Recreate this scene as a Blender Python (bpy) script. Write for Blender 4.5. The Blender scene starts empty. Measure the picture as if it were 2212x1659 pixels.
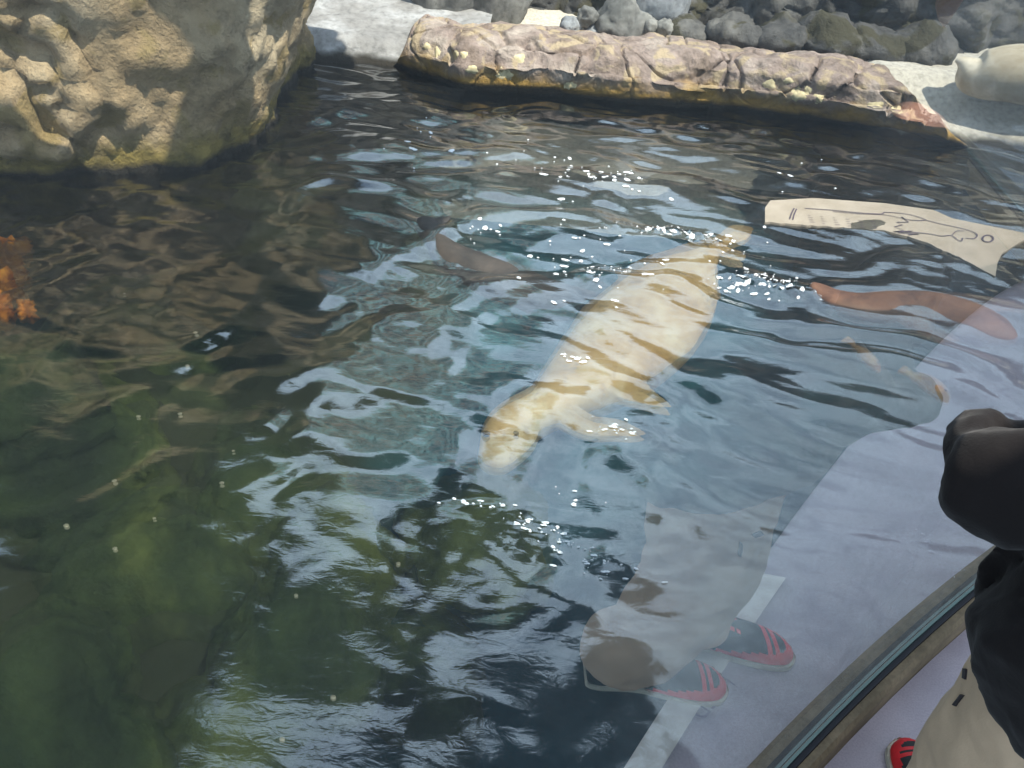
import bpy, bmesh, math, random
import numpy as np
from mathutils import Vector, Matrix
from mathutils.bvhtree import BVHTree
R = math.radians
random.seed(7); rng = np.random.RandomState(7)
S = bpy.context.scene
# ------------------------------------------------------------------ camera, sky, sun, exposure
CAMZ, PITCH, ROLL, F = 1.6, 38.0, 5.0, 1736.0
cd = bpy.data.cameras.new('camera'); cam = bpy.data.objects.new('camera', cd); S.collection.objects.link(cam)
cd.sensor_width = 36; cd.lens = 36*F/2212; cd.clip_start = .02; cd.clip_end = 400
cam.matrix_world = Matrix.Translation((0, 0, CAMZ)) @ Matrix.Rotation(R(90-PITCH), 4, 'X') @ Matrix.Rotation(R(ROLL), 4, 'Z')
S.camera = cam
SUN_EL, SUN_AZ = 60, 130            # azimuth clockwise from +Y
w = bpy.data.worlds.new("World"); S.world = w; w.use_nodes = True
nt = w.node_tree; nt.nodes.clear()
N = nt.nodes.new; L = nt.links.new
sky = N('ShaderNodeTexSky'); sky.sky_type = 'NISHITA'; sky.sun_disc = False
sky.sun_elevation = R(SUN_EL); sky.sun_rotation = R(SUN_AZ)
bg1 = N('ShaderNodeBackground'); bg1.inputs[1].default_value = .15; L(sky.outputs[0], bg1.inputs[0])
bg2 = N('ShaderNodeBackground'); bg2.inputs[0].default_value = (.66, .82, 1, 1); bg2.inputs[1].default_value = 1.4
tc = N('ShaderNodeTexCoord'); mp = N('ShaderNodeMapping'); mp.inputs['Scale'].default_value = (1, 1, 2.2)
nz = N('ShaderNodeTexNoise'); nz.inputs['Scale'].default_value = 3.6; nz.inputs['Detail'].default_value = 7; nz.inputs['Roughness'].default_value = .6
cr = N('ShaderNodeValToRGB'); cr.color_ramp.elements[0].position = .33; cr.color_ramp.elements[1].position = .66
mx = N('ShaderNodeMixShader'); ow = N('ShaderNodeOutputWorld')
L(tc.outputs['Generated'], mp.inputs[0]); L(mp.outputs[0], nz.inputs[0]); vd = N('ShaderNodeVectorMath'); vd.operation = 'DOT_PRODUCT'; vd.inputs[1].default_value = (.30, .70, .65); vn = N('ShaderNodeVectorMath'); vn.operation = 'NORMALIZE'
L(tc.outputs['Generated'], vn.inputs[0]); L(vn.outputs[0], vd.inputs[0]); mr0 = N('ShaderNodeMapRange'); mr0.inputs[1].default_value = .72; mr0.inputs[2].default_value = .98; mr0.inputs[3].default_value = 0; mr0.inputs[4].default_value = .10
L(vd.outputs['Value'], mr0.inputs[0]); ad0 = N('ShaderNodeMath'); ad0.operation = 'ADD'; L(mr0.outputs[0], ad0.inputs[0]); L(nz.outputs[0], ad0.inputs[1]); L(ad0.outputs[0], cr.inputs[0]); L(cr.outputs[0], mx.inputs[0])
L(bg1.outputs[0], mx.inputs[1]); L(bg2.outputs[0], mx.inputs[2]); L(mx.outputs[0], ow.inputs[0])
sd = bpy.data.lights.new('sun', 'SUN'); sd.energy = 4.6; sd.angle = R(.5); sd.color = (1, .93, .82)
sun = bpy.data.objects.new('sun', sd); S.collection.objects.link(sun)
sdir = Vector((math.sin(R(SUN_AZ))*math.cos(R(SUN_EL)), math.cos(R(SUN_AZ))*math.cos(R(SUN_EL)), math.sin(R(SUN_EL))))
sun.rotation_euler = (-sdir).to_track_quat('-Z', 'Y').to_euler()
S.view_settings.view_transform = 'Standard'; S.view_settings.look = 'None'; S.view_settings.exposure = .85; S.view_settings.gamma = 1
S.render.engine = 'CYCLES'
cy = S.cycles; cy.max_bounces = 10; cy.transparent_max_bounces = 24; cy.glossy_bounces = 5; cy.transmission_bounces = 6
cy.diffuse_bounces = 3; cy.sample_clamp_indirect = 6; cy.caustics_reflective = False; cy.caustics_refractive = False

# ------------------------------------------------------------------ geometry helpers
PR_ = R(PITCH); FWD = np.array([0, math.cos(PR_), -math.sin(PR_)]); UP = np.array([0, math.sin(PR_), math.cos(PR_)]); RX = np.array([1., 0, 0])
CAM = np.array([0, 0, CAMZ])
def ray(px, py):
    x = (px-1106)/F; y = -(py-829.5)/F; r = R(ROLL)
    x, y = x*math.cos(r)-y*math.sin(r), x*math.sin(r)+y*math.cos(r)
    return FWD + x*RX + y*UP
def G(px, py, z=0.0):                 # point of the view ray at height z
    d = ray(px, py); return CAM + d*((z-CAMZ)/d[2])
def GY(px, py, yy):
    d = ray(px, py); return CAM + d*(yy/d[1])
# glass wall: arc of a large circle, convex toward the pool
GN = np.array([-.640, .768]); GM = G(2000, 1358, 0)[:2]; GR = 9.0; GC = GM-GR*GN
def garc(s, off=0.0):                 # s = metres along the glass (to the right), off = metres toward the pool
    a0 = math.atan2(GN[1], GN[0]); a = a0 - s/GR
    return GC + (GR+off)*np.array([math.cos(a), math.sin(a)])
def greflect(px, py, z):              # the real point on the deck whose mirror image in the glass falls at that pixel
    d = ray(px, py); o = CAM.copy()
    a = d[0]**2+d[1]**2; oc = o[:2]-GC; b = 2*(oc@d[:2]); c = oc@oc-GR*GR
    t = (-b+math.sqrt(b*b-4*a*c))/(2*a); p = o+t*d
    n = np.array([*(p[:2]-GC)/GR, 0]); d2 = d-2*(d@n)*n
    return p + d2*((z-p[2])/d2[2])
def hash3(ix, iy, iz, seed):
    h = (ix.astype(np.int64)*374761393 + iy.astype(np.int64)*668265263 + iz.astype(np.int64)*2147483647 + seed*1274126177) & 0xffffffff
    h = ((h ^ (h >> 13))*1274126177) & 0xffffffff
    h = ((h ^ (h >> 16))*2246822519) & 0xffffffff
    return ((h ^ (h >> 15)) & 0xffffff)/float(0xffffff)
def vnoise(p, seed=0):
    i = np.floor(p); f = p-i; u = f*f*f*(f*(f*6-15)+10); r = 0
    for dx in (0, 1):
        wx = u[:, 0] if dx else 1-u[:, 0]
        for dy in (0, 1):
            wy = u[:, 1] if dy else 1-u[:, 1]
            for dz in (0, 1):
                wz = u[:, 2] if dz else 1-u[:, 2]
                r = r + wx*wy*wz*hash3(i[:, 0]+dx, i[:, 1]+dy, i[:, 2]+dz, seed)
    return r*2-1
def fbm(p, seed=0, octs=4, gain=.5):
    a = 1.0; r = 0; q = p.copy()
    for o in range(octs):
        r = r+a*vnoise(q, seed+o*17); q = q*2.03+11.3; a *= gain
    return r
def voro(p, seed=0):
    i = np.floor(p); f = p-i; F1 = np.full(len(p), 9.); F2 = np.full(len(p), 9.)
    for dx in (-1, 0, 1):
        for dy in (-1, 0, 1):
            for dz in (-1, 0, 1):
                c = [i[:, 0]+dx, i[:, 1]+dy, i[:, 2]+dz]
                q = np.stack([dx+hash3(*c, seed+1), dy+hash3(*c, seed+2), dz+hash3(*c, seed+3)], 1)
                d = np.linalg.norm(q-f, axis=1)
                F2 = np.where(d < F1, F1, np.minimum(F2, d)); F1 = np.minimum(F1, d)
    return F1, F2
def sstep(a, b, x): t = np.clip((x-a)/(b-a), 0, 1); return t*t*(3-2*t)

# ------------------------------------------------------------------ object helpers
def link(me, name, mats=(), parent=None, smooth=True):
    me.name = name
    o = bpy.data.objects.new(name, me); S.collection.objects.link(o)
    for m in (mats if isinstance(mats, (list, tuple)) else [mats]): me.materials.append(m)
    if smooth: me.polygons.foreach_set('use_smooth', [True]*len(me.polygons))
    if parent: o.parent = parent
    return o
def pyd(name, v, f, mats=(), parent=None, smooth=True):
    me = bpy.data.meshes.new(name); me.from_pydata([tuple(map(float, a)) for a in v], [], f); me.update()
    return link(me, name, mats, parent, smooth)
def tag(o, label=None, cat=None, group=None, kind=None):
    if label: o['label'] = label
    if cat: o['category'] = cat
    if group: o['group'] = group
    if kind: o['kind'] = kind
    return o
def empty(name, loc, label, cat, group=None):
    o = bpy.data.objects.new(name, None); S.collection.objects.link(o); o.location = tuple(loc); o.empty_display_size = .1
    return tag(o, label, cat, group)
def reparent(o, e):                   # geometry is in world space; the empty is only translated
    o.parent = e; o.matrix_parent_inverse = Matrix.Translation(-e.location)
    return o
def verts(o):
    me = o.data; a = np.empty(len(me.vertices)*3); me.vertices.foreach_get('co', a); return a.reshape(-1, 3)
def normals(o):
    me = o.data; a = np.empty(len(me.vertices)*3); me.vertices.foreach_get('normal', a); return a.reshape(-1, 3)
def setv(o, a):
    o.data.vertices.foreach_set('co', a.astype(np.float32).ravel()); o.data.update()
def bake(o):
    dg = bpy.context.evaluated_depsgraph_get(); dg.update()
    me = bpy.data.meshes.new_from_object(o.evaluated_get(dg)); old = o.data; o.modifiers.clear(); o.data = me; me.name = o.name
    me.polygons.foreach_set('use_smooth', [True]*len(me.polygons)); bpy.data.meshes.remove(old)
    return o

# ------------------------------------------------------------------ material helpers
def mat(name, rough=.8, spec=.3):
    m = bpy.data.materials.new(name); m.use_nodes = True; b = m.node_tree.nodes['Principled BSDF']
    b.inputs['Roughness'].default_value = rough; b.inputs['Specular IOR Level'].default_value = spec
    return m, m.node_tree, b
def coord(nt, scale=(1, 1, 1)):
    g = nt.nodes.new('ShaderNodeNewGeometry'); mp = nt.nodes.new('ShaderNodeMapping'); mp.inputs['Scale'].default_value = scale
    nt.links.new(g.outputs['Position'], mp.inputs[0]); return mp.outputs[0]
def noise(nt, co, scale, detail=5, rough=.55, dist=0):
    n = nt.nodes.new('ShaderNodeTexNoise'); n.inputs['Scale'].default_value = scale; n.inputs['Detail'].default_value = detail
    n.inputs['Roughness'].default_value = rough; n.inputs['Distortion'].default_value = dist; nt.links.new(co, n.inputs['Vector']); return n.outputs[0]
def voron(nt, co, scale, feature='F1'):
    n = nt.nodes.new('ShaderNodeTexVoronoi'); n.feature = feature; n.inputs['Scale'].default_value = scale; nt.links.new(co, n.inputs['Vector']); return n.outputs[0]
def ramp(nt, fac, stops):
    n = nt.nodes.new('ShaderNodeValToRGB'); e = n.color_ramp.elements
    while len(e) < len(stops): e.new(.5)
    for i, (p, c) in enumerate(stops):
        e[i].position = p; e[i].color = (*c, 1) if isinstance(c, tuple) else (c, c, c, 1)
    nt.links.new(fac, n.inputs[0]); return n.outputs[0]
def mixc(nt, fac, a, b, mode='MIX'):
    n = nt.nodes.new('ShaderNodeMix'); n.data_type = 'RGBA'; n.blend_type = mode
    for s, v in ((n.inputs[0], fac), (n.inputs[6], a), (n.inputs[7], b)):
        if isinstance(v, (int, float)): s.default_value = v
        elif isinstance(v, tuple): s.default_value = (*v, 1)
        else: nt.links.new(v, s)
    return n.outputs[2]
def bump(nt, b, h, strength=.5, dist=.01, prev=None):
    n = nt.nodes.new('ShaderNodeBump'); n.inputs['Strength'].default_value = strength; n.inputs['Distance'].default_value = dist
    nt.links.new(h, n.inputs['Height'])
    if prev is not None: nt.links.new(prev, n.inputs['Normal'])
    if b is not None: nt.links.new(n.outputs[0], b.inputs['Normal'])
    return n.outputs[0]
def hmask(nt, lo, hi):
    g = nt.nodes.new('ShaderNodeNewGeometry'); sx = nt.nodes.new('ShaderNodeSeparateXYZ'); nt.links.new(g.outputs['Position'], sx.inputs[0])
    mr = nt.nodes.new('ShaderNodeMapRange'); mr.inputs[1].default_value = lo; mr.inputs[2].default_value = hi; nt.links.new(sx.outputs[2], mr.inputs[0])
    return mr.outputs[0]
def ad2(nt, a, b):
    n = nt.nodes.new('ShaderNodeMath'); n.operation = 'MULTIPLY_ADD'; nt.links.new(b, n.inputs[0]); n.inputs[1].default_value = -.8; nt.links.new(a, n.inputs[2]); return n.outputs[0]
def stone(name, c1, c2, c3, s1=2.5, s2=14, algae=None, band=(.0, .22), rough=.85, bs=.6, bd=.02, extra=None, top=None):
    m, nt, b = mat(name, rough, .35); co = coord(nt)
    n1 = noise(nt, co, s1, 6, .6, .4); n2 = noise(nt, co, s2, 8, .65)
    col = ramp(nt, n1, [(.32, c1), (.5, c2), (.68, c3)])
    col = mixc(nt, .75, col, ramp(nt, n2, [(.3, .35), (.5, .8), (.7, 1.0)]), 'MULTIPLY')
    if extra: 
        col = mixc(nt, ramp(nt, noise(nt, co, extra[1], 4, .5, .8), [(.52, 0.), (.6, 1.)]), col, extra[0])
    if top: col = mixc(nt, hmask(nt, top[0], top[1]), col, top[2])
    if algae:
        nz = noise(nt, co, 6, 5); ad = nt.nodes.new('ShaderNodeMath'); ad.operation = 'MULTIPLY_ADD'
        hm = hmask(nt, band[0], band[1]); nt.links.new(nz, ad.inputs[0]); ad.inputs[1].default_value = -.7; nt.links.new(hm, ad.inputs[2])
        f = ramp(nt, ad.outputs[0], [(0.0, 1.), (.28, 0.)])
        al = ramp(nt, noise(nt, co, 9, 5), [(.35, algae[0]), (.6, algae[1])])
        col = mixc(nt, f, col, al)
        col = mixc(nt, ramp(nt, ad2(nt, hmask(nt, -.02, .10), noise(nt, co, 5, 4)), [(.0, 1.), (.3, 0.)]), col, (.022, .018, .012))
    nt.links.new(col, b.inputs['Base Color'])
    p = bump(nt, None, n1, bs, bd*2.5); p = bump(nt, None, n2, bs, bd, p); bump(nt, b, noise(nt, co, s2*5, 6, .7), bs*.8, bd*.3, p)
    return m
M = {}
M['big_rock'] = stone('tan_rock', (.30, .20, .09), (.44, .32, .18), (.55, .44, .29), 1.5, 11, top=(.88, 1.15, (.035, .033, .022)), algae=((.13, .10, .03), (.30, .22, .06)), band=(-.02, .3), bs=1.0, bd=.045, extra=((.30, .22, .10), 5))  # upper part painted dark so its mirror image in the water stays dark
M['ledge'] = stone('ledge_rock', (.22, .16, .12), (.34, .26, .22), (.50, .42, .35), 3.5, 16, ((.16, .10, .025), (.42, .25, .06)), (-.02, .26), bs=.9, bd=.025, extra=((.40, .31, .2), 6))
M['dark_rock'] = stone('dark_rock', (.042, .041, .04), (.10, .096, .09), (.20, .19, .17), 2.2, 12, bs=.8, bd=.03, extra=((.05, .045, .025), 4))
M['grey_rock'] = stone('grey_rock', (.12, .12, .11), (.2, .195, .18), (.3, .29, .26), 4, 25, bs=.5, bd=.01)
M['pale_rock'] = stone('pale_rock', (.2, .21, .22), (.3, .31, .32), (.4, .41, .42), 4, 25, bs=.4, bd=.01)
M['sand'] = stone('sand', (.50, .45, .38), (.60, .55, .46), (.68, .62, .53), 1.6, 40, bs=.3, bd=.006)
M['concrete'] = stone('wet_concrete', (.40, .37, .30), (.50, .46, .38), (.60, .57, .50), 1.3, 30, ((.05, .05, .025), (.16, .14, .06)), (-.06, .1), bs=.35, bd=.008)
M['grey_concrete'] = stone('grey_concrete', (.22, .21, .20), (.30, .29, .28), (.48, .48, .48), 2.2, 22, ((.015, .015, .012), (.06, .055, .04)), (-.05, .13), bs=.6, bd=.015)
M['under_rock'] = stone('algae_rock', (.016, .026, .010), (.05, .075, .022), (.17, .20, .05), 1.8, 9, bs=.8, bd=.03)
M['under_floor'] = stone('pool_paint', (.010, .06, .075), (.018, .10, .125), (.028, .14, .17), 1.1, 8, bs=.3, bd=.02, top=(-1.05, -.85, (.035, .042, .018)))
M['shelf'] = stone('shelf_concrete', (.40, .40, .42), (.55, .56, .58), (.68, .70, .72), 5, 60, bs=.4, bd=.01)

# ------------------------------------------------------------------ water
X0, X1, Y0, Y1 = -5.2, 6.0, -1.5, 6.6
C0 = np.array([.75, .95])
def wave(x, y):
    p = np.stack([x, y, np.zeros_like(x)], 1)
    wx = fbm(p*1.1, 3, 3); wy = fbm(p*1.1+7.7, 5, 3)
    X = x+.22*wx; Y = y+.22*wy
    dx = X-C0[0]; dy = Y-C0[1]; r = np.hypot(dx, dy)
    ang = np.arctan2(dy, dx)
    m1 = .55+.45*vnoise(p*.8, 31)
    calm = .36+.64*sstep(.9, 2.1, y+.9*np.maximum(x, 0)+.1*x)                  # calmer close to the glass on the left
    far = sstep(3.6, 5.2, y)
    h = 0
    h += .0085*np.sin(r*2*math.pi/.52+1.5*vnoise(p*.9, 8))*m1
    h += .0045*np.sin(r*2*math.pi/.27+2.2*vnoise(p*1.4, 9))*(.5+.5*vnoise(p*1.5, 12))
    h += .0045*np.sin((X*.35+Y)*2*math.pi/.33+1.8*vnoise(p*1.2, 14))
    h += .0025*np.sin((-X*.5+Y)*2*math.pi/.19+2.5*vnoise(p*2.2, 15))*(.5+.5*vnoise(p*1.1+3, 16))
    q = np.stack([r*6.5, ang*r.clip(.3)*2.0, np.zeros_like(x)], 1)
    h += .0058*fbm(q, 21, 2, .45)
    q2 = np.stack([x*3+.8*wx, y*9+x*2.5, np.zeros_like(x)], 1)
    h += .0045*fbm(q2*1.2, 41, 3, .5)*(1+.4*far)
    h *= calm
    for (px, py, rad, amp) in SPLASH:
        c = G(px, py, 0); dd = ((x-c[0])/rad)**2+((y-c[1])/(rad*.45))**2
        h += amp*np.exp(-dd*1.5)*(.5+np.abs(fbm(np.stack([x*11, y*26, np.zeros_like(x)], 1), 77, 4, .7)))
    return h
SPLASH = [(1600, 610, .16, .016), (1680, 625, .16, .02), (1480, 505, .2, .014), (1550, 520, .15, .016), (1400, 500, .15, .010), (1130, 1120, .3, .004), (1300, 1200, .2, .004)]
nx, ny = 640, 560
gx = np.linspace(X0, X1, nx); t = np.linspace(0, 1, ny); gy = Y0+(Y1-Y0)*(t**1.25)
GX, GYg = np.meshgrid(gx, gy); fx, fy = GX.ravel(), GYg.ravel()
hz = wave(fx, fy)
V = np.stack([fx, fy, hz], 1)
idx = np.arange(nx*ny).reshape(ny, nx)
q = np.stack([idx[:-1, :-1], idx[:-1, 1:], idx[1:, 1:], idx[1:, :-1]], -1).reshape(-1, 4)
cen = V[q].mean(1)
rad = np.hypot(cen[:, 0]-GC[0], cen[:, 1]-GC[1])
q = q[rad > GR+.04]
me = bpy.data.meshes.new('water'); me.from_pydata(V.tolist(), [], q.tolist()); me.update()
m = bpy.data.materials.new('water'); m.use_nodes = True; nt = m.node_tree; nt.nodes.clear(); NN = nt.nodes.new; LL = nt.links.new
co = coord(nt, (1, 2.2, 1))
nb = noise(nt, co, 17, 3, .55, .5)
bn = NN('ShaderNodeBump'); bn.inputs['Strength'].default_value = .35; bn.inputs['Distance'].default_value = .0022; LL(nb, bn.inputs['Height'])
gl = NN('ShaderNodeBsdfGlossy'); gl.inputs['Roughness'].default_value = .09; LL(bn.outputs[0], gl.inputs['Normal'])
rf = NN('ShaderNodeBsdfRefraction'); rf.inputs['IOR'].default_value = 1.16; rf.inputs['Roughness'].default_value = 0; rf.inputs['Color'].default_value = (.93, .955, .94, 1); LL(bn.outputs[0], rf.inputs['Normal'])
tr = NN('ShaderNodeBsdfTransparent'); tr.inputs['Color'].default_value = (.93, .955, .94, 1)
m1 = NN('ShaderNodeMixShader'); m1.inputs[0].default_value = .42; LL(rf.outputs[0], m1.inputs[1]); LL(tr.outputs[0], m1.inputs[2])
fr = NN('ShaderNodeFresnel'); fr.inputs['IOR'].default_value = 1.9; LL(bn.outputs[0], fr.inputs['Normal'])
geo = NN('ShaderNodeNewGeometry'); fm = NN('ShaderNodeMath'); fm.operation = 'MULTIPLY_ADD'; LL(fr.outputs[0], fm.inputs[0]); fm.inputs[1].default_value = 1.8; fm.inputs[2].default_value = .05; fm.use_clamp = True
bf = NN('ShaderNodeMath'); bf.operation = 'SUBTRACT'; bf.inputs[0].default_value = 1; LL(geo.outputs['Backfacing'], bf.inputs[1])
fm2 = NN('ShaderNodeMath'); fm2.operation = 'MULTIPLY'; LL(fm.outputs[0], fm2.inputs[0]); LL(bf.outputs[0], fm2.inputs[1])
m2 = NN('ShaderNodeMixShader'); LL(fm2.outputs[0], m2.inputs[0]); LL(m1.outputs[0], m2.inputs[1]); LL(gl.outputs[0], m2.inputs[2])
mo = NN('ShaderNodeOutputMaterial'); LL(m2.outputs[0], mo.inputs[0])
M['water'] = m
water = tag(link(me, 'water', m), kind='structure')

# ------------------------------------------------------------------ generic rock
def ico(sub):
    bm = bmesh.new(); bmesh.ops.create_icosphere(bm, subdivisions=sub, radius=1); me = bpy.data.meshes.new('r'); bm.to_mesh(me); bm.free(); return me
def rock(name, loc, size, seed, m, sub=5, sq=.6, amp=.16, fr=1.6, crack=.05, cfreq=2.0, rot=0, parent=None, fine=.03):
    o = link(ico(sub), name, m); v = verts(o)
    v = v/np.maximum(np.abs(v)**(1/sq*1.0), 1e-9).sum(1)[:, None]**(sq) if sq < 1 else v
    s = np.array(size); p = v*s
    c, sn = math.cos(rot), math.sin(rot); p = np.stack([p[:, 0]*c-p[:, 1]*sn, p[:, 0]*sn+p[:, 1]*c, p[:, 2]], 1)
    setv(o, p); n = normals(o); md = float(min(size)); k = 1/md
    d = amp*md*fbm(p*k*fr*.6, seed, 4)
    f1, f2 = voro(p*k*cfreq*.5+.25*np.stack([vnoise(p*k*2, 5), vnoise(p*k*2, 6), vnoise(p*k*2, 7)], 1), seed)
    d -= crack*md*(1-sstep(0, .16, f2-f1)); d += crack*md*.6*(.5-f1)
    d += fine*md*fbm(p*k*7, seed+5, 3, .6)
    setv(o, p+n*d[:, None]+np.array(loc)); 
    if parent: reparent(o, parent)
    return o
def fields(o, fn):
    v = verts(o); n = normals(o); setv(o, fn(v, n)); return o

# big tan rock at the left
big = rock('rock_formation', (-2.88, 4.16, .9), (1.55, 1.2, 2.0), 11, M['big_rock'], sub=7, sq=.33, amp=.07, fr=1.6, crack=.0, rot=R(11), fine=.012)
def bigf(v, n):
    mk = (1-sstep(-1.95, -1.6, v[:, 0]+.12*vnoise(v*4, 3)))*(1-sstep(.62, .8, v[:, 2]+.07*vnoise(v*5, 4)))*sstep(-.02, .1, v[:, 2])
    f1, f2 = voro(v*4.2+.5*np.stack([vnoise(v*5, 5), vnoise(v*5, 6), vnoise(v*5, 7)], 1), 51)
    g1, g2 = voro(v*1.7+.35*np.stack([vnoise(v*4, 15), vnoise(v*4, 16), vnoise(v*4, 17)], 1), 61)
    d = mk*(-.075*(1-sstep(0, .22, f2-f1))+.05*(.5-f1)-.02)-.05*(1-sstep(0, .07, g2-g1))*(.3+.7*mk)+.010*fbm(v*22, 71, 3, .7)+.012*(1-2*np.abs(vnoise(v*13, 72)))*(.3+.7*mk)
    d += .022*fbm(v*7, 81, 4, .65)
    v = v+n*d[:, None]
    v[:, 1] += .16*(1-sstep(-.1, .22, v[:, 2]))*(1-sstep(-1.9, -1.6, v[:, 0]))
    # lean the right side out with height
    v[:, 0] += .16*sstep(.0, 1.0, v[:, 2])*sstep(-2.4, -1.4, v[:, 0])
    return v
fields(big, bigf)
tag(big, 'huge tan rough artificial rock rising from the water at the left', 'rock')
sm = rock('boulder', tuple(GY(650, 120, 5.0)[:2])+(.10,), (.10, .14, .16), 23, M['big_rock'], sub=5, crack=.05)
tag(sm, 'small tan knobby rock poking out behind the right edge of the huge rock', 'rock')

# ------------------------------------------------------------------ ledge rock (long low) along the far shore
def shore(px, py, z=0): return G(px, py, z)
pts_front = [(845, 150), (1000, 200), (1200, 212), (1400, 232), (1600, 245), (1800, 272), (2000, 306), (2110, 330)]
pts_top = [(880, 48), (1000, 66), (1150, 62), (1300, 92), (1450, 105), (1600, 118), (1750, 134), (1990, 165)]
nu, nv = 420, 170
fr3 = np.array([G(px, py, 0) for px, py in pts_front])
tp3 = []
for (px, py), (qx, qy) in zip(pts_front, pts_top):
    yy = G(px, py, 0)[1]+.22; tp3.append(GY(qx, qy, yy))
tp3 = np.array(tp3)
uu = np.linspace(0, 1, nu); kk = np.linspace(0, 1, len(fr3))
FR = np.stack([np.interp(uu, kk, fr3[:, i]) for i in range(3)], 1); TP = np.stack([np.interp(uu, kk, tp3[:, i]) for i in range(3)], 1)
vv = []
for i in range(nu):
    f, t_ = FR[i], TP[i]; e = min(1, min(uu[i], 1-uu[i])/.035)**.5; h = max(.1, t_[2])*(.35+.65*e)
    prof = [(.25, -.5), (.14, -.25), (.10, -.05), (.02, .05), (.0, .16*h/.3), (.02, .5*h), (.07, .8*h), (.17, .97*h), (.28, 1.0*h), (.42, .96*h), (.60, .86*h), (.8, .6*h), (.9, .1), (.95, -.5)]
    pk = np.linspace(0, 1, len(prof)); sv = np.linspace(0, 1, nv)
    py_ = np.interp(sv, pk, [a for a, _ in prof]); pz = np.interp(sv, pk, [b for _, b in prof])
    x = f[0]+(t_[0]-f[0])*np.clip(pz/h, 0, 1)
    vv.append(np.stack([x, f[1]+py_, pz], 1))
vv = np.array(vv).reshape(-1, 3); ii = np.arange(nu*nv).reshape(nu, nv)
qq = np.stack([ii[:-1, :-1], ii[1:, :-1], ii[1:, 1:], ii[:-1, 1:]], -1).reshape(-1, 4).tolist()
qq.append(ii[0, :].tolist()); qq.append(ii[-1, ::-1].tolist())
ledge = pyd('rock_ledge', vv, qq, M['ledge'])
def ledf(v, n):
    w_ = v*3+.5*np.stack([vnoise(v*4, 5), vnoise(v*4, 6), vnoise(v*4, 7)], 1)
    f1, f2 = voro(w_, 91); d = -.03*(1-sstep(0, .06, f2-f1))+.03*(.5-f1)
    d += .012*fbm(v*7, 96, 3)
    d += .03*fbm(v*2.4, 101, 3)+.003*fbm(v*26, 105, 3, .6)
    d *= .2+.8*sstep(.0, .2, v[:, 2])
    return v+n*d[:, None]
fields(ledge, ledf)
tag(ledge, 'long low brown rock ledge with ochre algae along the far waterline', 'rock')
bvh = BVHTree.FromPolygons([tuple(a) for a in verts(ledge)], [tuple(p.vertices) for p in ledge.data.polygons])
mp_, ntp, bp = mat('lichen', .9, .2); cop = coord(ntp); ntp.links.new(ramp(ntp, noise(ntp, cop, 60, 5), [(.3, (.42, .35, .20)), (.7, (.70, .60, .38))]), bp.inputs['Base Color'])
for k, (px, py, ra, rb) in enumerate([(922, 100, 10, 9), (945, 112, 7, 13), (985, 118, 7, 12), (1002, 118, 10, 9), (1123, 125, 14, 12), (1662, 182, 16, 12), (1703, 174, 13, 8), (1725, 205, 20, 18), (1745, 195, 10, 12), (1770, 213, 14, 12), (1893, 226, 20, 8), (1938, 236, 12, 11), (1020, 150, 16, 12), (1090, 160, 20, 14), (1230, 185, 16, 10)]):
    vs = []; ok = True
    for ring in (0, .55, 1.0):
        for a in range(20 if ring else 1):
            th = a/20*2*math.pi; j = 1+.16*math.sin(3*th+k)+.1*math.sin(7*th+2*k)
            d = ray(px+ra*ring*j*math.cos(th), py+rb*ring*j*math.sin(th))
            hit = bvh.ray_cast(Vector(CAM), Vector(d).normalized())
            if hit[0] is None: ok = False; break
            vs.append(np.array(hit[0])+np.array(hit[1])*(.007 if ring < 1 else -.004))
    if not ok or len(vs) < 41: continue
    fs = [(0, 1+a, 1+(a+1) % 20) for a in range(20)]+[(1+a, 21+a, 21+(a+1) % 20, 1+(a+1) % 20) for a in range(20)]
    pyd('lichen_patch', vs, fs, mp_, ledge)

# ------------------------------------------------------------------ terrain behind: beach, sand, concrete slab
def sheet(name, fn, x0, x1, y0, y1, nx, ny, m, thick=.0):
    a, b = np.meshgrid(np.linspace(x0, x1, nx), np.linspace(y0, y1, ny)); a = a.ravel(); b = b.ravel(); v = fn(a, b)
    ii = np.arange(nx*ny).reshape(ny, nx); q = np.stack([ii[:-1, :-1], ii[:-1, 1:], ii[1:, 1:], ii[1:, :-1]], -1).reshape(-1, 4).tolist()
    return pyd(name, v, q, m)
def sandf(x, y):
    p = np.stack([x, y, 0*x], 1); z = .13+.012*fbm(p*1.3, 5, 3)+.05*sstep(5.6, 6.3, y)+.03*sstep(1.5, 3, x)
    z -= 1.0*(1-sstep(4.95, 5.15, y-.75*sstep(-.3, -.7, x)))
    return np.stack([x, y, z], 1)
tag(sheet('sand', sandf, -3, 6, 4.9, 12, 200, 160, M['sand']), kind='structure')
far = pyd('ground', [(-60, 11.5, .3), (60, 11.5, .3), (60, 120, .3), (-60, 120, .3)], [(0, 1, 2, 3)], M['sand'], smooth=False); tag(far, kind='structure')
def beachf(x, y):                     # grey concrete apron between the big rock and the ledge
    p = np.stack([x, y, 0*x], 1); z = .10*sstep(5.35, 6.05, y)+.12*sstep(5.15, 5.35, y)-.5*(1-sstep(5.05, 5.22, y+.05*vnoise(p*3, 4)))+.02*fbm(p*3, 7, 4)+.02
    return np.stack([x, y, z], 1)
tag(sheet('concrete_apron', beachf, -2.6, -.35, 4.95, 6.6, 120, 120, M['grey_concrete']), kind='structure')
sl = [G(px, py, 0) for px, py in ((1930, 295), (2050, 300), (2110, 312), (2212, 328), (2330, 350), (2600, 400))]
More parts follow.
